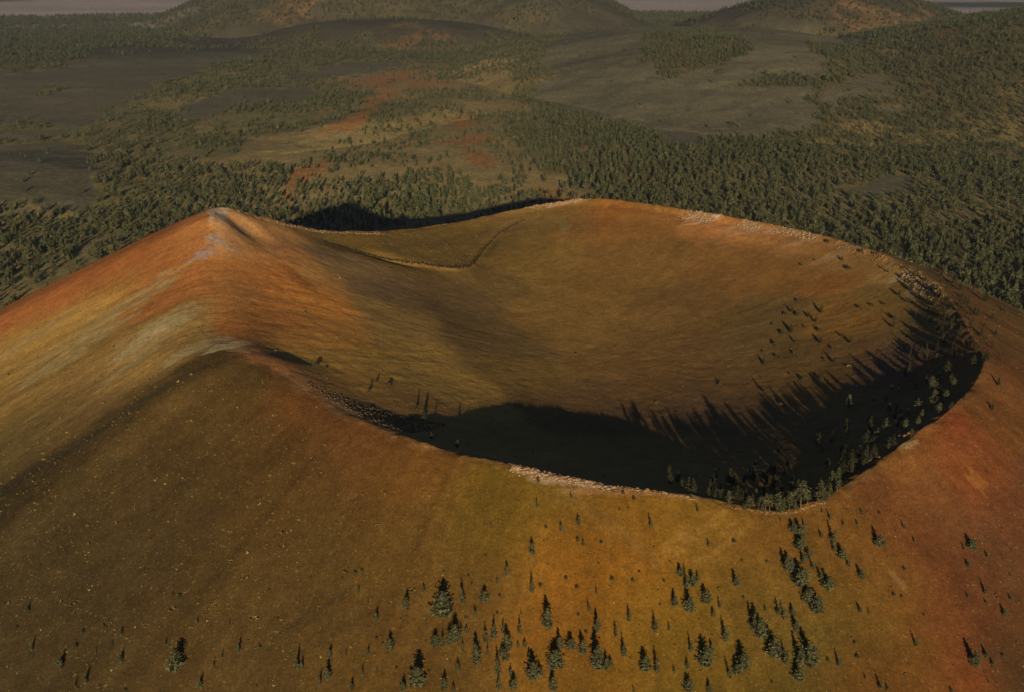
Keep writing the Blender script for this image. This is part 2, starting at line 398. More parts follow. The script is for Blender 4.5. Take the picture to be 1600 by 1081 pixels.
PALE = [ (165,500,56,18,40,(168,130,72),.75,.55),(240,515,30,17,25,(174,136,80),.8,.5),(120,545,40,14,38,(170,134,78),.7,.6),(300,545,26,10,10,(176,136,78),.75,.55),(60,520,44,10,40,(160,120,68),.5,.7),(215,560,34,10,30,(166,128,72),.6,.7),
 (355,538,20,8,0,(190,150,92),.75,.5),(385,546,12,4,-40,(166,124,74),.5,.7),
 (325,385,22,6,70,(160,124,100),.42,.85),(345,378,20,3,-40,(160,126,104),.7,.6),(310,400,12,8,0,(166,136,118),.5,.7),
 (345,326,30,9,-70,(190,146,104),.8,.5),(385,350,40,6,-80,(166,112,70),.5,.7),(440,380,30,8,-70,(150,98,58),.4,.8),
 (1100,340,26,8,-60,(196,146,104),.75,.6),(1165,358,22,9,-50,(180,132,88),.6,.8),(1215,362,26,8,-50,(184,132,90),.6,.7),(1270,368,30,5,-45,(176,126,80),.55,.7),
 (880,352,26,9,20,(128,104,54),.5,.7),(1325,392,30,6,-40,(166,118,70),.6,.7),(1410,432,16,9,-20,(180,138,88),.7,.6),(1445,448,16,10,0,(176,134,86),.6,.7),(1400,520,30,10,60,(128,92,50),.35,.9),
 (1425,695,9,4,80,(170,130,76),.6,.8),(1402,905,8,2,10,(140,100,54),.35,.9),(1115,835,30,8,-70,(150,100,40),.5,.7),(1520,748,8,6,0,(156,88,34),.6,.6),(1495,690,24,10,70,(130,66,30),.25,.8),(1450,985,30,3,80,(126,64,32),.25,.9),(1475,1035,24,3,80,(126,64,32),.25,.9),
 (960,640,60,8,10,(112,76,44),.4,.8),(560,520,50,14,-40,(150,96,50),.35,.9),(620,580,50,10,-40,(142,96,46),.3,.9),(470,440,34,8,-50,(158,80,30),.5,.8),(900,790,50,8,60,(132,94,44),.2,.9),
 (250,610,60,4,0,(66,48,26),.7,.7),(190,650,50,4,0,(60,46,26),.6,.8),(110,700,50,5,0,(58,46,26),.5,.9),(500,950,22,2,0,(56,44,24),.35,.9),(530,985,18,2,0,(60,46,24),.3,.9),(890,751,34,3,90,(170,124,84),.6,.7),(825,736,14,2,90,(170,124,84),.5,.7),(865,322,40,4,90,(170,120,76),.7,.5),(1000,768,40,3,90,(150,100,56),.6,.6),(500,362,60,4,90,(150,100,54),.5,.6)]
PALE_W = []
for px, py, ra, rb, rot, col, amt, thr in PALE:
    x, y = at(px, py); th = math.atan2(y-CY, x-CX)
    if col[0] < 70: x2, y2 = at(px-22, py+14); a = math.atan2(y2-y, x2-x)
    else: a = th + math.radians(0 if rot >= 0 else 0)+math.radians(rot if abs(rot) > 45 else rot*0.5)
    PALE_W.append((x, y, ra, rb, a, alb(col), amt, thr-0.25))

# ------------------------------------------------------------------ where the forest grows on the plain
def poly_w(pts): return [at(px, py) for px, py in pts]
def in_poly(x, y, P):
    ins = np.zeros(x.shape, bool); n = len(P)
    for i in range(n):
        x1, y1 = P[i]; x2, y2 = P[(i+1) % n]
        c = ((y1 > y) != (y2 > y)) & (x < (x2-x1)*(y-y1)/(y2-y1+1e-9)+x1)
        ins ^= c
    return ins
CINDER = [poly_w(p) for p in (
 [(-60,115),(60,112),(120,100),(130,85),(230,72),(330,95),(310,120),(255,130),(195,160),(165,192),(90,215),(30,205),(0,185),(-60,200)],
 [(-80,225),(60,215),(130,240),(170,290),(150,310),(60,322),(-80,330)],
 [(285,170),(330,152),(420,140),(490,140),(470,158),(360,172),(330,190),(295,185)],
 [(440,118),(520,105),(620,88),(628,95),(600,110),(520,125),(470,135)],
 [(235,100),(300,78),(390,75),(420,90),(330,100)],
 [(845,78),(900,48),(960,40),(1190,44),(1260,75),(1300,100),(1285,125),(1300,148),(1292,178),(1240,190),(1200,205),(1110,215),(1070,235),(1015,225),(1000,200),(960,190),(880,185),(840,160),(868,110)],
 [(1312,160),(1350,135),(1400,118),(1432,125),(1415,150),(1370,170),(1330,178)],
 [(1310,290),(1350,270),(1420,280),(1400,310),(1340,310)],
 [(250,72),(330,52),(420,30),(560,34),(720,28),(860,22),(1000,35),(985,48),(860,52),(720,64),(600,66),(420,62),(330,75)],
 [(1090,20),(1150,16),(1230,30),(1290,50),(1330,70),(1260,70),(1180,50),(1110,40)])]
TREEY = [poly_w(p) for p in ([(1010,70),(1040,48),(1120,48),(1160,75),(1150,95),(1110,108),(1060,110),(1020,95)],
                              [(1160,128),(1240,116),(1300,112),(1330,140),(1240,142),(1170,136)],
                              [(1045,106),(1062,106),(1062,124),(1046,124)],
                              [(50,136),(75,134),(80,148),(52,148)],[(280,62),(330,42),(405,30),(410,26),(330,20),(290,40)])]
RED = [poly_w(p) for p in (
 [(548,128),(585,116),(640,112),(655,118),(640,128),(612,150),(590,175),(548,200),(500,220),(505,212),(560,172),(590,135),(560,136)],
 [(655,124),(690,122),(698,132),(672,134)],
 [(712,184),(748,180),(756,194),(724,198)],[(735,236),(775,234),(788,246),(770,256),(742,250)],[(420,298),(470,268),(520,252),(526,260),(480,282),(440,302)],
 [(812,300),(850,286),(890,286),(905,300),(860,308),(820,312)],[(700,225),(740,210),(775,215),(760,228)])]
REDH = [poly_w(p) for p in ([(1260,28),(1330,8),(1400,12),(1450,32),(1500,60),(1420,58),(1330,44)],[(400,2),(440,-14),(540,-14),(500,14),(450,26),(410,20)],[(590,50),(640,38),(690,48),(712,64),(620,64)])]
SPARSE = [poly_w(p) for p in ([(400,215),(640,190),(700,250),(560,310),(380,320),(360,270)],[(690,190),(790,190),(860,260),(900,300),(780,320),(690,270)],
                              [(1040,290),(1300,200),(1600,180),(1640,330),(1400,370),(1200,340)],[(520,120),(600,90),(800,100),(830,180),(700,200)])]
def masks(x, y):
    sh = np.hypot(x, y)
    wx = x + 0.030*sh*fbm(x, y, 180, 501, 6); wy = y + 0.07*sh*fbm(x, y, 180, 509, 6)
    wx2 = wx + 0.008*sh*fbm(x, y, 45, 571, 3); wy2 = wy + 0.02*sh*fbm(x, y, 45, 577, 3)
    wx3 = wx + 0.012*sh*fbm(x, y, 90, 581, 4); wy3 = wy - 0.03*sh*fbm(x, y, 90, 587, 4)
    f = lambda S: sum(np.any([in_poly(a, b, P) for P in S], 0).astype(float) for a, b in ((wx, wy), (wx2, wy2), (wx3, wy3)))/3
    t = f(TREEY)
    return f(CINDER)*(1-t), f(RED), f(REDH), f(SPARSE), t
def land_colour(x, y):
    shp = x.shape; x = x.ravel(); y = y.ravel(); d = np.hypot(x, y)
    cin, red, redh, spa, tre = masks(x, y)
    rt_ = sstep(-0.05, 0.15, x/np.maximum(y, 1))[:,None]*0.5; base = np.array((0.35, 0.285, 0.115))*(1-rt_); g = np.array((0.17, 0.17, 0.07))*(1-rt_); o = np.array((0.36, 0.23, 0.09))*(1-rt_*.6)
    n1 = fbm(x, y, 260, 521, 5)[:,None]; n2 = fbm(x, y, 60, 527, 4)[:,None]
    c = base*(1+0.35*n2) ; k = np.clip(0.45+1.6*n1, 0, 1); c = c*(1-k*0.7)+g*k*0.7
    k = np.clip(n2*2-0.35, 0, 0.7); c = c*(1-k)+o*k
    k = (0.55*spa)[:,None]; c = c*(1-k)+np.array((0.38, 0.29, 0.12))*k
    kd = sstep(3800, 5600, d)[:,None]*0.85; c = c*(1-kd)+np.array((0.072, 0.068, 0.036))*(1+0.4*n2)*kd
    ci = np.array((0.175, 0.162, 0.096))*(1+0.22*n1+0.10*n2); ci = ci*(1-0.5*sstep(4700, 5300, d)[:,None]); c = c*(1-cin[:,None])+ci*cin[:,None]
    kr = red[:,None]*np.clip(0.95+0.5*n2, 0.3, 1); c = c*(1-kr)+np.array((0.42, 0.215, 0.075))*kr
    kr = 0.9*redh[:,None]*np.clip(0.7+0.9*n2, 0, 1); c = c*(1-kr)+np.array((0.23, 0.135, 0.06))*kr
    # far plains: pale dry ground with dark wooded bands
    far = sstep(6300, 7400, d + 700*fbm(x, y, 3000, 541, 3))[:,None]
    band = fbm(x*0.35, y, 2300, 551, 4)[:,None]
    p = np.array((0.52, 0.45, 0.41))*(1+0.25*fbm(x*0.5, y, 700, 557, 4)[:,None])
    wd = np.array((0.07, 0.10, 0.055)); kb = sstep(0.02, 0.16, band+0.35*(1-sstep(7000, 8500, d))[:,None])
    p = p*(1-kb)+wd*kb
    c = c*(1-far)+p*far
    return np.clip(c, 0.01, 0.8).reshape(*shp, 3)

# ------------------------------------------------------------------ terrain meshes
th = np.linspace(-np.pi, np.pi, 1900, endpoint=False)
Rt = np.interp(th, T_TH, T_R)
u_in = np.concatenate([np.linspace(0.004, 0.9, 210), np.linspace(0.9, 1, 70)[1:]])
Rr = np.concatenate([u_in[:,None]*Rt, Rt + (np.linspace(0, 1, 330)[1:,None]**1.35)*520])
X = CX+Rr*np.cos(th); Y = CY+Rr*np.sin(th)
grid_mesh('crater_hill', X, Y, cone_h(X, Y), True, M['cone'], cone_colour(X, Y).reshape(*X.shape, 3))
rr = np.concatenate([[5.0, 150, 300], np.geomspace(420, 9000, 640), np.geomspace(9200, 90000, 90)])
aa = np.radians(np.concatenate([np.linspace(-36, 36, 900), np.linspace(36, 324, 150)[1:-1]]))
A, Rg = np.meshgrid(aa, rr); X = np.sin(A)*Rg; Y = np.cos(A)*Rg
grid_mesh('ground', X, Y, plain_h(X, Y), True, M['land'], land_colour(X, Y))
for H in HILLS:
    n = 340 if H['ra'] > 600 else 200
    a = np.linspace(0, 2*np.pi, n, endpoint=False); q = np.linspace(0.005, 1.3, n//2)[:,None]; c, s = math.cos(H['rot']), math.sin(H['rot'])
    U = q*np.cos(a)*H['ra']; V = q*np.sin(a)*H['rb']; X = H['cx']+U*c-V*s; Y = H['cy']+U*s+V*c
    b = hill_h(H, X, Y)
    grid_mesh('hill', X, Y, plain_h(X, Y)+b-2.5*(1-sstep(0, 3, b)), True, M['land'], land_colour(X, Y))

# ------------------------------------------------------------------ pine trees
def tree_template(seed, slim, top, gaps, nlay, nb, size, base=0.12, core=True):
    """unit-height conifer crown of needle sprays (triangles); returns vertices and a light/dark tone for each"""
    r = np.random.default_rng(seed); V = []; T = []
    def prof(u):                                     # crown radius along the height
        return slim*(np.clip(1-u, 0, 1)**top)*(0.55+0.45*np.clip(u/0.18, 0, 1))
    lean = r.normal(0, 0.012, 2)
    for L in range(nlay):
        u = (L+0.5)/nlay; h0 = base+0.02+(0.97-base)*u
        for b in range(max(3, int(nb*(0.35+0.65*(1-u))))):
            if r.random() < gaps: continue
            a = r.uniform(0, 2*np.pi); R = prof(u)*r.uniform(0.55, 1.2); tone = r.uniform(0.6, 1.35)
            hh = h0 + r.normal(0, 0.02)
            for q in range(size):
                f = (q+0.6)/size; d = R*f
                c = np.array([np.cos(a)*d+lean[0]*hh, np.sin(a)*d+lean[1]*hh, hh - 0.12*d + 0.25*d*f*f + r.normal(0, 0.006)])
                s = slim*0.26*(1.15-0.5*f)*(0.6+0.4*(1-u))*r.uniform(0.7, 1.3)
                for w in range(2):
                    n = r.normal(0, 1, (3, 3)); n[:,2] *= 0.55; n /= np.linalg.norm(n, axis=1)[:,None]
                    V.append(c+n*s); T += [tone*r.uniform(0.85, 1.15)]*3
    if core:                                          # inner mass of darker needles round the trunk, closing the crown
        for k in range(int(nlay*5)):
            u = r.random()**1.2; a = r.uniform(0, 2*np.pi); d = prof(u)*0.3
            c = np.array([np.cos(a)*d, np.sin(a)*d, base+0.04+(0.92-base)*u]); n = r.normal(0, 1, (3, 3)); n /= np.linalg.norm(n, axis=1)[:,None]
            V.append(c+n*prof(u)*0.4); T += [0.75]*3
    return np.concatenate(V), np.array(T)
def trunk_mesh(name, h, rad, seed):
    r = np.random.default_rng(seed); n = 7; V = []; F = []
    hs = [-0.06, 0.02, 0.2, 0.5, 0.8, 0.97]
    for i, u in enumerate(hs):
        w = rad*(1.5 if i < 1 else 1.15 if i == 1 else 1-u*0.92); off = r.normal(0, 0.004, 2)*i
        for k in range(n): V.append((off[0]+w*math.cos(k*2*math.pi/n), off[1]+w*math.sin(k*2*math.pi/n), u*h))
    for i in range(len(hs)-1):
        for k in range(n): F.append((i*n+k, i*n+(k+1) % n, (i+1)*n+(k+1) % n, (i+1)*n+k))
    for s in range(7):                                # dead lower limbs
        a = r.uniform(0, 6.28); z = r.uniform(0.12, 0.4); L = r.uniform(0.06, 0.13); b = len(V)
        for (d, w) in ((0, 0.006), (L, 0.002)):
            for k in range(4):
                V.append((math.cos(a)*d+math.sin(a)*w*math.cos(k*1.57), math.sin(a)*d-math.cos(a)*w*math.cos(k*1.57), z+d*0.15+w*math.sin(k*1.57)))
        for k in range(4): F.append((b+k, b+(k+1) % 4, b+4+(k+1) % 4, b+4+k))
    return mesh_np(name, V, F, 4, M['bark'], True, link=False)
NEEDLE = np.array((0.085, 0.088, 0.042))
def crown_mesh(seed, slim, top, gaps, nlay, nb, size, base=0.12):
    V, T = tree_template(seed, slim*1.12, top, gaps, nlay, nb, size, base)
    return [mesh_np('crown', V, np.arange(len(V)).reshape(-1, 3), 3, M['foliage'], False, NEEDLE[None]*k*T[:,None], link=False) for k in (1.45, 0.6, 1.15)]  # crown copies: flank brightened, inner and deep toned down in place of shade
#            seed slim  top  gaps lay nb size
KINDS = {'slender': [crown_mesh(s, 0.20, 0.8, .08, 16, 9, 3) for s in (1, 2, 3)],
         'full':    [crown_mesh(s, 0.27, 0.62, .12, 15, 12, 4) for s in (4, 5, 6)],
         'broad':   [crown_mesh(s, 0.36, 0.42, .22, 12, 13, 4, .16) for s in (7, 8)],
         'ragged':  [crown_mesh(s, 0.24, 0.5, .45, 13, 9, 4, .2) for s in (9, 10)],
         'tall':    [crown_mesh(s, 0.25, 0.42, .25, 11, 10, 4, .34) for s in (14, 15, 16)]}
TRUNKS = [trunk_mesh('trunk', 1.0, 0.016, s) for s in (1, 2, 3)]
def sapling_mesh(seed):
    r = np.random.default_rng(seed); V = []; T = []
    for k in range(120):
        a = r.uniform(0, 6.28); e = r.random()**0.7; d = 0.42*math.sqrt(1-e*e*0.8)*r.uniform(0.5, 1.1); tone = r.uniform(.7, 1.3)
        c = np.array([math.cos(a)*d, math.sin(a)*d, 0.08+0.75*e*r.uniform(.7, 1.1)]); n = r.normal(0, 1, (3, 3)); n /= np.linalg.norm(n, axis=1)[:,None]
        V.append(c+n*0.16); T += [tone]*3
    return mesh_np('sapling_bush', np.concatenate(V), np.arange(360).reshape(-1, 3), 3, M['foliage'], False, NEEDLE[None]*0.85*np.array(T)[:,None], link=False)
SAPLINGS = [sapling_mesh(s) for s in (11, 12, 13)]

# positions read from the photograph: foot of each tree and its height, both in pixels of the photograph
def conv(s, ox, oy, k):
    out = []
    for t in s.split(';'):
        if t.strip():
            a = [float(v) for v in t.split(',')]; out.append((ox+a[0]/k, oy+a[1]/k, a[2]/k))
    return out
FLANK = conv("165,160,55;345,98,35;300,395,80;325,385,55;282,350,50;345,360,35;388,230,30;495,385,60;380,450,60;255,460,55;310,485,75;430,470,45;405,500,35;80,520,55;180,560,65;235,555,35;30,580,55;60,655,70;450,600,80;140,712,70;188,720,75;320,640,60;375,690,85;400,635,40;305,700,35;255,715,25;310,785,50;470,740,65;515,710,85;498,722,50;390,790,40;590,590,110;560,560,90;640,660,100;680,685,70;730,745,60;740,690,100;775,690,110;725,560,60;710,495,40;655,500,60;675,515,60;605,480,25;700,330,70;735,385,90;690,330,80;845,400,70;790,320,50;770,280,50;740,200,70;755,160,40;715,180,50;665,135,20;820,195,30;865,220,80;855,130,45;825,100,20;905,150,25;900,280,55;925,310,45;960,150,25;975,100,20;1045,105,15;1140,165,35;1180,215,25;1040,235,70;1062,232,45;975,355,50;970,485,35;1005,490,25;800,490,80;770,450,70;1100,420,15;1130,425,12;1140,320,15;1395,240,50;1412,248,40;1370,245,30;1385,310,30;1460,275,30;1450,415,50;1455,450,20;1550,345,20;1550,440,28;1525,500,40;1385,430,22;1185,615,50;1410,690,75;1455,660,40;1480,690,28;1520,655,15;1465,755,22;950,605,15;890,695,55;845,670,15;960,660,18;990,740,20;1050,785,55;1075,785,30;1215,495,10;1320,790,20;100,788,20;10,690,35;610,290,12;515,285,10;15,360,18;95,365,15;215,365,12;120,330,12;485,215,18;100,50,18;60,25,20;45,90,10;200,455,10;520,430,12;630,755,12;735,245,60;752,300,60;820,360,50;870,255,50", 950, 760, 2.4615)
FLANK += conv("762,550,22;915,400,25;912,485,40;1022,450,20;1190,438,12;990,565,40;1045,545,40;1060,605,22;1043,590,15;940,550,12;895,635,50;1120,598,12;1110,665,8;815,705,48;782,730,22;700,740,18;688,705,10;610,692,8;740,790,45;790,770,10;670,795,65;605,838,95;545,755,25;485,815,55;390,855,40;333,755,20;322,700,14;343,690,12;280,712,6;43,752,8;895,760,60;922,738,12;945,875,85;1005,715,14;1040,745,14;1103,765,25;1080,820,35;1045,832,10;1105,885,60;1070,890,12;712,840,35;782,828,10;680,842,10;860,830,18;855,895,50;650,920,70;632,925,50;680,890,25;580,935,45;603,935,45;550,918,8;670,950,35;715,990,75;745,930,60;770,910,60;800,890,40;815,945,65;750,960,28;795,960,30;850,935,20;870,935,25;785,1030,70;805,980,45;825,1030,30;832,1075,45;785,1078,50;890,1045,50;885,975,30;900,1040,70;922,1030,40;985,945,55;1018,945,45;970,1005,70;1060,960,60;1105,1010,100;1135,1010,50;965,1078,55;525,1065,85;655,1015,35;610,1078,50;640,1078,25;478,1078,38;310,1075,30;205,1060,40;233,1040,50;238,970,35;292,965,20;345,1028,30;390,1020,20;363,960,25;390,910,10;410,925,8;435,945,45;135,1010,60;150,1005,30;455,1005,10;13,940,12;70,845,8", 400, 560, 2.075)
FLANK += conv("68,885,22;78,978,28;40,925,10;150,1025,35;212,1060,28;186,1070,20;237,985,14;205,935,12;187,972,12;278,965,10;300,940,18;300,1008,25;257,918,8;428,840,8;443,848,12;488,912,16;568,915,16;435,1030,60;410,965,14;530,1020,20;550,998,20;590,985,32;495,1070,28;310,1078,8", 0, 400, 1.587)
INNER = conv("190,28,16;225,32,7;392,78,18;367,110,22;432,90,14;545,200,32;520,165,26;570,262,26;652,288,26", 400, 560, 2.075)
INNER += conv("1030,237,16;1052,265,14;903,250,8;945,235,6;892,365,10;965,400,28;925,412,16;948,430,24;875,400,20;855,408,12;892,410,14;872,460,26;845,468,14;820,500,14;885,495,18;915,445,8;963,495,20;960,460,14;1030,475,16;1057,495,20;785,558,20;785,520,8;825,535,10;838,540,8;880,525,10;1005,552,20;978,545,8;1000,510,8;785,645,28;650,622,12;815,438,8;893,625,8;910,610,14;965,608,14;870,590,8;780,600,6;1085,385,10;1125,378,10;1190,445,22;1195,420,14;1165,375,10;1210,345,16;1240,370,18;1245,330,25;1090,210,10;985,180,12;1130,215,8;1215,290,16;1380,310,35;1400,330,25;1320,380,30;1480,365,30;1350,420,35;1370,450,30;1400,470,30;1340,500,35;1300,510,25;1380,540,35;1480,550,35;1440,560,30;1360,590,40;1520,625,25;1500,700,20;1450,520,25;1510,470,20;1540,400,15;1410,300,22;1440,330,25;1425,375,28;1455,410,24;1390,395,26;1430,450,26;1465,470,24;1500,420,18;1335,350,24;1310,330,22;1290,300,16;1340,290,20;1475,300,15;1510,330,15;1560,350,14;1500,510,24;1415,505,28;1330,455,28;1300,430,20;1260,410,16", 800, 290, 2.0)
DEEP = conv("400,490,45;485,485,50;430,528,50;465,560,60;510,520,40;545,580,60;570,525,50;565,420,40;595,470,45;605,585,72;620,585,66;650,590,82;660,596,60;695,585,80;740,575,115;745,535,70;815,545,85;850,535,66;880,510,60;860,475,50;885,460,45;840,425,50;900,415,50;685,420,36;655,358,28;800,340,58;1010,325,58;1070,285,60;1140,275,50;1190,260,45;1205,230,40;1245,190,75;1245,140,80;1190,205,60;1080,205,38;1090,118,26;925,190,58;1020,172,26;1270,210,45;1270,140,32;1330,110,40;320,535,22;1165,300,36;1300,160,45;1320,200,36;580,575,50;635,575,55;675,580,50;720,585,45;765,560,60;590,590,40;830,550,50;525,588,34", 950, 560, 2.4615)
ALL = [(p, 'flank') for p in FLANK] + [(p, 'inner') for p in INNER] + [(p, 'deep') for p in DEEP]
def pine_scale(px, py, hp, x, y, z):
    slant = math.sqrt(x*x+y*y+(z-CAMZ)**2); ca = math.hypot(x, y)/slant
    return hp*slant/(FPX*max(ca, 0.5))
ORD = ['first','second','third','fourth','fifth','sixth','seventh','eighth','ninth','tenth','eleventh','twelfth','thirteenth','fourteenth','fifteenth','sixteenth','seventeenth','eighteenth','nineteenth','twentieth','twenty-first','twenty-second','twenty-third','twenty-fourth','twenty-fifth','twenty-sixth','twenty-seventh','twenty-eighth']
trees = []; saplings = []
for (px, py, hp), grp in ALL:
    x, y = at(px, py); z = float(cone_h(np.array([x]), np.array([y]))[0]); h = pine_scale(px, py, hp, x, y, z)*(0.85 if grp == 'deep' else 1.0 if grp == 'inner' else 0.72)
    rec = dict(px=px, py=py, hp=hp, x=x, y=y, z=z, h=h, grp=grp)
    (saplings if hp < 8.0 and grp != 'deep' else trees).append(rec)  # smallest young pines go apart and get a bush mesh
print('pines', len(trees), 'saplings', len(saplings), 'tallest', max(t['h'] for t in trees), sorted(round(t['h']) for t in trees if t['grp']=='deep'))
def zone(t):
    px, py = t['px'], t['py']
    if t['grp'] == 'deep':
        if py > 740: return 'in the black shade just inside the front rim dip' if px < 1240 else 'on the shaded inner edge right of the front dip'
        if py > 700: return 'deep in the black crater shade above the rim dip'
        return 'in the dark hollow inside the right rim' if px > 1420 else 'standing out of the crater shade at its right half'
    if t['grp'] == 'inner':
        if px < 760: return 'inside the crater by the left tip of the shade'
        if px < 1340 and py > 440: return 'in the loose group on the far inner wall'
        if px < 1420: return 'on the upper far inner wall at right'
        return 'on the right rim above its bend' if py < 500 else 'on the right rim at its bend'
    col = 'olive left corner slope' if px < 300 else 'olive slope left of centre' if px < 560 else 'ochre slope left of the orange' if px < 740 else 'orange flank, left half' if px < 860 else 'orange flank, right half' if px < 960 else \
          'slope below the rim dip, left half' if px < 1080 else 'slope below the rim dip' if px < 1180 else 'slope below the rim pines, left half' if px < 1260 else 'slope below the rim pines' if px < 1360 else 'red brown right flank'
    row = 'high on the ' if py < 860 else 'halfway down the ' if py < 950 else 'low on the ' if py < 1010 else 'lowest band of the '
    return ('on the ' if False else '') + row + col
def tag(o, label, cat, group=None):
    o['label'] = label; o['category'] = cat
    if group: o['group'] = group
rt = random.Random(5)
zones = {}
for t in trees: zones.setdefault(zone(t), []).append(t)
first = {}
for zn, L in zones.items():
    L.sort(key=lambda t: t['px'])
    hmax = max(t['hp'] for t in L)
    for i, t in enumerate(L):
        fl = rt.random()
        kind = 'broad' if (t['hp'] > 20 and fl < 0.3) else 'full' if fl < 0.6 else 'ragged' if fl < 0.72 else 'slender'
        if t['grp'] == 'flank' and t['hp'] > 26 and fl < .75: kind = 'broad' if fl < .4 or t['px'] < 300 else 'full'
        if t['grp'] == 'deep': kind = 'ragged' if fl < 0.2 else 'full' if fl < 0.4 else 'tall'
        where = ORD[i]+' from left of '+str(len(L)) if len(L) > 1 else ''
        adj = 'tallest' if t['hp'] == hmax and len([q for q in L if q['hp'] == hmax]) == 1 and len(L) > 2 else {'slender': 'slender', 'full': 'conical', 'broad': 'broad-crowned', 'ragged': 'thin-crowned', 'tall': 'bare-stemmed'}[kind]
        lab = ('pine, '+ORD[i]+' from left ' if len(L) > 1 else 'lone pine ') + zn
        w = lab.split()
        lab = ' '.join([adj]+w) if len(w) < 16 else ' '.join(w[:16])
        root = bpy.data.objects.new('pine_tree', None); C.objects.link(root); root.empty_display_size = 1
        root.location = (t['x'], t['y'], t['z']-0.15); root.rotation_euler = (rt.uniform(-.08, .08), rt.uniform(-.08, .08), rt.uniform(0, 6.28))
        wd = rt.uniform(0.95, 1.3); h = max(t['h'], 2.0)*1.05; root.scale = (h*wd, h*wd, h)
        tag(root, lab, 'tree', 'pines scattered over the crater hill')
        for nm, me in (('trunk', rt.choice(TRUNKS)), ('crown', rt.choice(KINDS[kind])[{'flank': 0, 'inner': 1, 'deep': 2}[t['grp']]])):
            c = bpy.data.objects.new(nm, me); C.objects.link(c); c.parent = root
for t in saplings:
    o = bpy.data.objects.new('shrub', rt.choice(SAPLINGS)); C.objects.link(o)  # these shrubs are the smallest young pines
    h = t['h']*1.1; o.location = (t['x'], t['y'], t['z']); o.scale = (h, h, h); o.rotation_euler.z = rt.uniform(0, 6.28)
    tag(o, 'tiny dark young-pine shrub dotted among the pines of the crater hill', 'shrub', 'tiny young-pine shrubs on the crater hill')

# ------------------------------------------------------------------ the forest on the plain: one mass of small pines
def stuff_trees(name, temps, X, Y, Z, Hs, Ws, tone, mat, seed):
    r = np.random.default_rng(seed); pick = r.integers(0, len(temps), len(X)); VV = []; CC = []
    for k, (V, T) in enumerate(temps):
        i = np.where(pick == k)[0]
        if not len(i): continue
        a = r.uniform(0, 2*np.pi, len(i)); c, s = np.cos(a)[:,None], np.sin(a)[:,None]
        vx = (V[:,0]*c - V[:,1]*s)*Ws[i,None]+X[i,None]; vy = (V[:,0]*s + V[:,1]*c)*Ws[i,None]+Y[i,None]; vz = V[:,2]*Hs[i,None]+Z[i,None]
        VV.append(np.stack([vx, vy, vz], -1).reshape(-1, 3)); CC.append((tone[i][:,None,:]*T[None,:,None]).reshape(-1, 3))
    V = np.concatenate(VV); Cc = np.concatenate(CC)
    o = mesh_np(name, V, np.arange(len(V)).reshape(-1, 3), 3, mat, False, Cc); o['kind'] = 'stuff'
    return o
def small_tree(seed, n, slim):
    r = np.random.default_rng(seed); V = []; T = []
    for k in range(n):
        u = (k+r.random())/n; R = slim*(1-u)**0.6*(0.6+0.4*min(1, u/0.15)); a = k*2.4+r.normal(0, .3); d = R*r.uniform(0.3, 0.75)
        c = np.array([np.cos(a)*d, np.sin(a)*d, 0.12+0.82*u]); nn = r.normal(0, 1, (3, 3)); nn[:,2] *= 0.9; nn /= np.linalg.norm(nn, axis=1)[:,None]
        V.append(c+nn*(0.5*R+0.045)); T += [r.uniform(0.8, 1.2)]*3
    return np.concatenate(V), np.array(T)
NEARF = [small_tree(s, 72, 0.31) for s in range(20, 26)]; FARF = [small_tree(s, 34, 0.32) for s in range(30, 36)]
def scatter(d0, d1, dens, ang=31):
    amax = math.radians(ang); area = amax*(d1*d1-d0*d0); n = int(area*dens)
    d = np.sqrt(rng.uniform(d0*d0, d1*d1, n)); a = rng.uniform(-amax, amax, n); return d*np.sin(a), d*np.cos(a)
def forest(d0, d1, dens, temps, hm, wid, seed, floor_=0.0):
    x, y = scatter(d0, d1, dens); cin, red, redh, spa, tre = masks(x, y)
    p = 0.72+0.9*fbm(x, y, 190, 601, 4) + 0.5*fbm(x, y, 55, 607, 3)
    right = sstep(-0.02, 0.16, x/y)
    p = p + 0.52*right - 0.38*spa - 0.12*(x < 0)
    p = p*(1-cin)+0.012*cin; p = p*(1-red)+0.05*red; p = p*(1-redh)+0.5*redh; p = p+0.35*sstep(4200, 5200, y)*(cin < .5)*(red < .5); p = p*(1-tre)+0.95*tre
    hc = cone_h(x, y); hp = plain_h(x, y)+hills_h(x, y); on = hc > hp
    e = edge_dist(x, y)
    rb = (x > 230)
    p = np.where(on & (hc > 55), np.where(rb & (x > CX+180), 0.30*sstep(20, 160, e), 0.0), p)
    d_ = np.hypot(x, y); p = p*sstep(d0-1, d0+(500 if d0 > 2000 else 1), d_)*(1-sstep(d1-(0 if d1 > 8000 else 500), d1+1, d_))
    k = rng.random(len(x)) < p
    k &= ~((y < CY+150) & on & (x < 500)); k &= (e > 8)
    x, y = x[k], y[k]; z = np.maximum(hc, hp)[k]
    n = len(x); h = hm*np.clip(rng.lognormal(0, 0.28, n), 0.45, 1.7); w = h*wid*rng.uniform(0.8, 1.25, n)
    t = rng.uniform(0.7, 1.3, (n, 1)); g = rng.random((n, 1))
    tone = t*((1-g)*np.array((0.065, 0.085, 0.038))+g*np.array((0.105, 0.108, 0.048)))
    print(name_, n); return stuff_trees('pine_forest', temps, x, y, z-0.3, h, w, tone, M['foliage'], seed)
name_ = 'forest'
F1 = forest(900, 2700, 1/145.0, NEARF, 10.8, 1.0, 1)
F2 = forest(2200, 4700, 1/150.0, FARF, 11.5, 1.05, 2)
F3 = forest(4200, 8800, 1/400.0, FARF, 15.0, 1.4, 3)
for o, d in ((F1, 'nearest'), (F2, 'middle'), (F3, 'farthest')):
    tag(o, d+' belt of dense green pine forest on the plain behind the crater', 'forest')

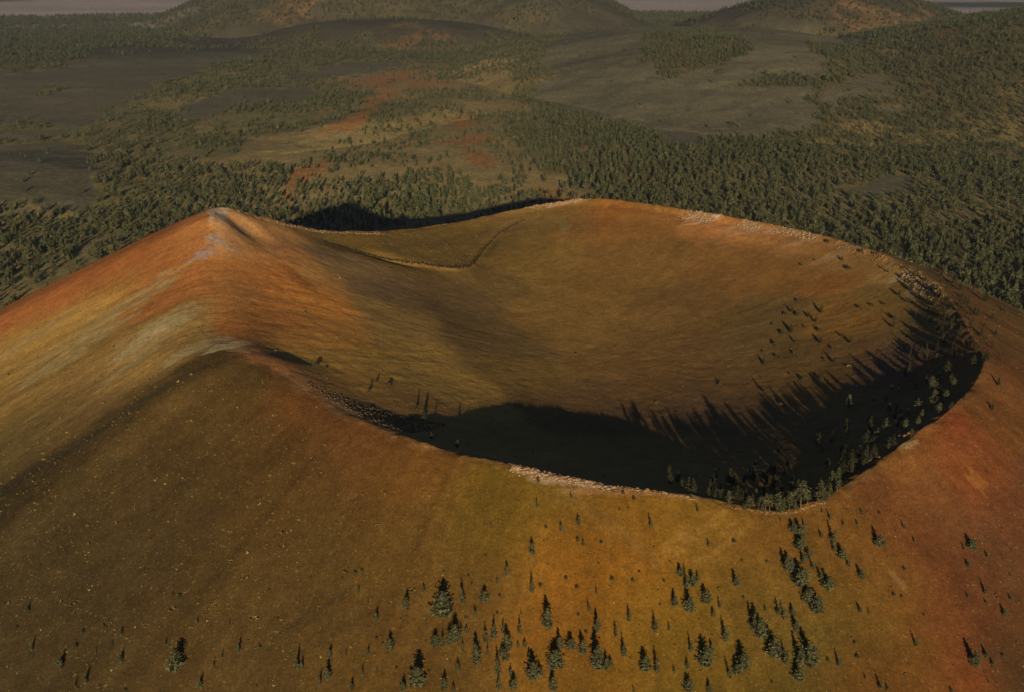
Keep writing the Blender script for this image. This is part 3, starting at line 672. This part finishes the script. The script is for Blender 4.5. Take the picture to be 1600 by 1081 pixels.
rs = np.random.default_rng(77); SX = []; SY = []; SH = []  # small rim pines; front-rim ones added to cast more shadow into the bowl
for px0, py0, px1, py1, n_, hh in ((1070,768,1180,790,26,9.5),(1180,792,1300,770,30,10),(1300,770,1400,695,24,9.5),(1110,772,1230,790,6,12),(1230,790,1340,735,10,12),(1340,735,1430,672,14,11),(1430,672,1510,600,18,10),(1500,600,1520,520,16,10),(1420,430,1530,520,44,6),(1380,415,1560,560,50,5),(1000,745,1090,772,5,13)):
    for k_ in range(n_):
        f = rs.random(); x_, y_ = at(px0+(px1-px0)*f, py0+(py1-py0)*f)
        d_ = math.hypot(x_-CX, y_-CY); r_ = np.interp(math.atan2(y_-CY, x_-CX), T_TH, T_R); q_ = (r_ - (rs.uniform(12, 55) if hh > 9.8 and hh != 10.5 else rs.uniform(3, 14) if hh > 9 else rs.uniform(2, 18))*(1 if hh > 8 else rs.choice([-1, 1])))/d_
        SX.append(CX+(x_-CX)*q_); SY.append(CY+(y_-CY)*q_); SH.append(hh*rs.uniform(.5, 1.1))
SX, SY, SH = map(np.array, (SX, SY, SH))
BIGF = [tree_template(s_, 0.25, 0.5, .2, 11, 9, 3, .22) for s_ in (61, 62, 63, 64)]
o = stuff_trees('pines_and_shade_casters', BIGF, SX, SY, cone_h(SX, SY)-.2, SH, SH*rs.uniform(.9, 1.2, len(SX)), NEEDLE[None]*rs.uniform(.4, .8, (len(SX), 1)), M['foliage'], 9)  # needles toned down to look less sunlit
tag(o, 'small pines along the right rim, and along the front rim added to cast shade', 'trees')

# ------------------------------------------------------------------ dry grass tufts and rubble on the cinder slopes
def tuft_t(seed, n=5):
    r = np.random.default_rng(seed); V = []; T = []
    for k in range(n):
        a = r.uniform(0, 6.28); c = np.array([math.cos(a)*.25, math.sin(a)*.25, r.uniform(.1, .5)]); nn = r.normal(0, 1, (3, 3)); nn /= np.linalg.norm(nn, axis=1)[:,None]
        V.append(c+nn*0.5); T += [r.uniform(.8, 1.2)]*3
    return np.concatenate(V), np.array(T)
M['dark_rock'] = rock_mat('dark_lip_stone', (0.06, 0.04, 0.028), (0.03, 0.022, 0.016))
TUFT = [tuft_t(s) for s in range(40, 44)]
n = 300000
x = rng.uniform(CX-560, CX+520, n); y = rng.uniform(330, 1250, n)
e = edge_dist(x, y); th_ = np.arctan2(y-CY, x-CX)
left = ang_w(th_, -2.15, 0.55); dd = np.hypot(x-CX, y-CY)
bench = ang_w(th_, TH_S, 0.30)*((dd/np.interp(th_, T_TH, T_R)) > (1-0.40*ang_w(th_, TH_S+0.02, 0.33)))*(e < -4)
p = np.where(e > 6, 0.02+0.75*left*sstep(-0.5, 0.25, fbm(x, y, 22, 701, 4)+0.05)*sstep(10, 60, e), 0.012) + 0.8*bench
p = p + 0.06*ang_w(th_, -1.0, 0.9)*(e > 6)
inr = ang_w(th_, -2.45, 0.30)*(e < -2)*(e > -45); 
k = rng.random(n) < p; x, y = x[k], y[k]; z = cone_h(x, y); m_ = len(x); print('tufts', m_)
h = np.clip(rng.lognormal(-0.75, 0.6, m_), .2, 2.6)*np.where(bench[k] > .3, 0.75, 1.15)
mixc = rng.random((m_, 1))
tone = rng.uniform(.75, 1.25, (m_, 1))*((1-mixc)*np.array((0.28, 0.215, 0.065))+mixc*np.array((0.17, 0.14, 0.045)))
o = stuff_trees('grass_tufts', TUFT, x, y, z-0.05, h*0.8, h, tone, M['tuft'], 4)
tag(o, 'small pale green grass tufts dotted over the brown cinder slopes', 'grass')

def rock_t(seed):
    r = np.random.default_rng(seed)
    P = np.array([(0,0,1),(0,0,-1),(1,0,0),(-1,0,0),(0,1,0),(0,-1,0),(.6,.6,.6),(-.6,.6,.6),(.6,-.6,.6),(-.6,-.6,.6),(.7,.7,-.5),(-.7,.7,-.5),(.7,-.7,-.5),(-.7,-.7,-.5)], float)
    P = P*r.uniform(.65, 1.15, (len(P), 1))
    F = []
    octs = [((0,2,4),6),((0,4,3),7),((0,5,2),8),((0,3,5),9),((1,4,2),10),((1,3,4),11),((1,2,5),12),((1,5,3),13)]
    for (a, b, c), m in octs: F += [(a,b,m),(b,c,m),(c,a,m)]
    return P, np.array(F)
ROCKT = [rock_t(s) for s in range(8)]
def rocks(name, X, Y, Z, S, mat, seed, flat=0.6, link=True):
    r = np.random.default_rng(seed); V = []; F = []; b = 0
    for i in range(len(X)):
        P, f = ROCKT[r.integers(0, 8)]; a = r.uniform(0, 6.28); c, s = math.cos(a), math.sin(a)
        sc = S[i]*np.array([r.uniform(.7, 1.5), r.uniform(.6, 1.1), flat*r.uniform(.6, 1.2)])
        Q = P*sc; Q = np.stack([Q[:,0]*c-Q[:,1]*s, Q[:,0]*s+Q[:,1]*c, Q[:,2]], -1)+np.array([X[i], Y[i], Z[i]])
        V.append(Q); F.append(f+b); b += len(P)
    return mesh_np(name, np.concatenate(V), np.concatenate(F), 3, mat, False)
def ledge(pts, width, size, n, mat, label, seed, dz=0.3):
    """broken ledge of bedrock along a line on the land"""
    P = np.array([at(*p) for p in pts]); r = np.random.default_rng(seed)
    L = np.concatenate([[0], np.cumsum(np.hypot(*np.diff(P, axis=0).T))])
    u = r.uniform(0, L[-1], n); X = np.interp(u, L, P[:,0])+r.normal(0, width, n); Y = np.interp(u, L, P[:,1])+r.normal(0, width, n)
    S = size*np.clip(r.lognormal(0, .4, n), .4, 2.0)
    Z = cone_h(X, Y)+S*0.1*dz
    o = rocks('rock_outcrop', X, Y, Z, S, mat, seed, 0.5); tag(o, label, 'rock', 'rock outcrops along the crater rim')
ledge([(762,714),(790,721),(805,726)], 0.9, 0.7, 120, M['pink_rock'], 'short pale rock ledge at the left end of the front rim rocks', 1)
ledge([(800,730),(850,741),(900,752),(960,761)], 1.5, 0.85, 520, M['pink_rock'], 'long pale pink rock ledge along the front rim beside the black shade', 2)
ledge([(960,761),(1030,769),(1090,779)], 0.8, 0.8, 100, M['tan_rock'], 'low broken tan rock line on the front rim right of the pink ledge', 3)
ledge([(328,322),(345,322),(375,331),(395,338)], 2.4, 1.0, 420, M['pink_rock'], 'pale crest rocks on top of the left summit of the rim', 4)
ledge([(400,340),(440,350),(480,359),(540,364),(600,366)], 1.2, 0.7, 420, M['pink_rock'], 'thin pale rock rib along the back rim descending from the left summit', 5)
ledge([(825,324),(860,320),(912,313)], 1.6, 0.9, 320, M['pink_rock'], 'thin pale rock strip on the back rim left of its highest point', 6)
ledge([(1072,334),(1090,337),(1115,342)], 4.0, 0.99, 390, M['pink_rock'], 'pink rock patch on the far rim, first in line from the left', 7)
ledge([(1160,352),(1185,358)], 3.5, 0.93, 270, M['pink_rock'], 'small pink rock patch in the middle of the far rim', 8)
ledge([(1200,358),(1240,364),(1275,372)], 2.5, 0.87, 390, M['pink_rock'], 'longer pink rock band on the far rim right of its middle', 9)
ledge([(1300,380),(1345,392),(1380,402)], 2.0, 0.74, 270, M['tan_rock'], 'tan rock band where the far rim bends towards the viewer', 10)
ledge([(1402,430),(1425,438),(1450,452),(1470,466)], 2.4, 0.75, 420, M['pink_rock'], 'pale broken rock step on the right rim among dark trees', 11)
ledge([(1368,690),(1395,684),(1418,677)], 1.0, 0.9, 120, M['tan_rock'], 'orange tan rock ledge at the lower right rim beside the black shade', 12)
ledge([(1328,735),(1350,722),(1372,712)], 1.3, 1.0, 130, M['brown_rock'], 'brown rubbly rock step below the tan ledge on the right rim', 13)
ledge([(1130,788),(1180,798),(1232,801),(1290,782)], 0.5, 0.5, 220, M['tan_rock'], 'row of small rocks on the rim at the front dip under the pines', 14)
ledge([(1455,585),(1480,592),(1495,600)], 3.0, 0.87, 150, M['tan_rock'], 'tan rocks in the dark hollow inside the right rim', 15)
nb_ = np.random.default_rng(99); X = nb_.uniform(CX-420, CX+420, 30000); Y = nb_.uniform(340, 1150, 30000); E = edge_dist(X, Y)
kk = nb_.random(30000) < np.where(E > 3, 0.10+0.5*np.clip(fbm(X, Y, 45, 811, 4), 0, 1), 0.05+0.25*np.clip(fbm(X, Y, 45, 815, 4), 0, 1)); X, Y = X[kk], Y[kk]
S = 0.22*np.clip(nb_.lognormal(0, .55, len(X)), .4, 4.0)
o = rocks('scoria_blocks', X, Y, cone_h(X, Y)+S*.25, S, M['brown_rock'], 98, .8); o['kind'] = 'stuff'
tag(o, 'loose brown cinder blocks strewn over the slopes of the crater hill', 'cinders')
# rubble spilling over the inner edge, left, and over the dark inner slope at the right
def rubble(poly, n, size, mat, label, seed):
    P = poly_w(poly); xs = [p[0] for p in P]; ys = [p[1] for p in P]; r = np.random.default_rng(seed)
    X = r.uniform(min(xs), max(xs), n*4); Y = r.uniform(min(ys), max(ys), n*4); k = in_poly(X, Y, P); X, Y = X[k][:n], Y[k][:n]
    S = size*np.clip(r.lognormal(0, .5, len(X)), .3, 2.5)
    o = rocks('rubble', X, Y, cone_h(X, Y)+S*.15, S, mat, seed, .7); o['kind'] = 'stuff'; tag(o, label, 'rubble')
rubble([(470,590),(520,612),(570,632),(640,650),(700,664),(640,676),(575,655),(510,622)], 1500, 0.42, M['brown_rock'], 'brown rubble strewn along the inner edge left of the shade', 21)
rubble([(1320,590),(1400,520),(1460,490),(1500,520),(1480,580),(1420,610),(1350,620)], 2200, 0.26, M['brown_rock'], 'dark rubble on the inner slope at the right rim', 22)

tb = np.random.default_rng(88); tq = np.linspace(TH_S-0.42, TH_S+0.46, 700)+tb.normal(0, .002, 700)  # dark stones put in to draw the thin dark line of the lip
tr = np.interp(tq, T_TH, T_R)*(1-0.40*ang_w(tq, TH_S+0.02, 0.33)-0.004)+tb.normal(0, .8, 700); kk = ang_w(tq, TH_S+0.02, 0.33) > 0.12
X, Y = (CX+tr*np.cos(tq))[kk], (CY+tr*np.sin(tq))[kk]; S = 0.55*np.clip(tb.lognormal(0, .5, len(X)), .3, 2.2)
o = rocks('rubble', X, Y, cone_h(X, Y)+S*.2, S, M['dark_rock'], 31, .8); o['kind'] = 'stuff'
tag(o, 'thin line of dark stones added along the curved bench edge below the back saddle', 'rubble')

# ------------------------------------------------------------------ the air between
def haze():
    top = 1150.0; R = 60000.0
    V = [(-R, -3000, -200), (R, -3000, -200), (R, 60000, -200), (-R, 60000, -200), (-R, -3000, top), (R, -3000, top), (R, 60000, top), (-R, 60000, top)]
    F = [(0,3,2,1),(4,5,6,7),(0,1,5,4),(1,2,6,5),(2,3,7,6),(3,0,4,7)]
    m = bpy.data.materials.new('haze_air'); m.use_nodes = True; N, L = m.node_tree.nodes, m.node_tree.links
    N.remove(N['Principled BSDF']); v = N.new('ShaderNodeVolumePrincipled')
    v.inputs['Density'].default_value = HAZE; v.inputs['Color'].default_value = (0.80, 0.84, 0.92, 1); v.inputs['Anisotropy'].default_value = 0.42
    L.new(v.outputs[0], N['Material Output'].inputs['Volume'])
    o = mesh_np('haze', V, F, 4, m); o['kind'] = 'stuff'; tag(o, 'thin bluish haze over the far plain and hills', 'haze')
HAZE = 3.6e-5
haze()
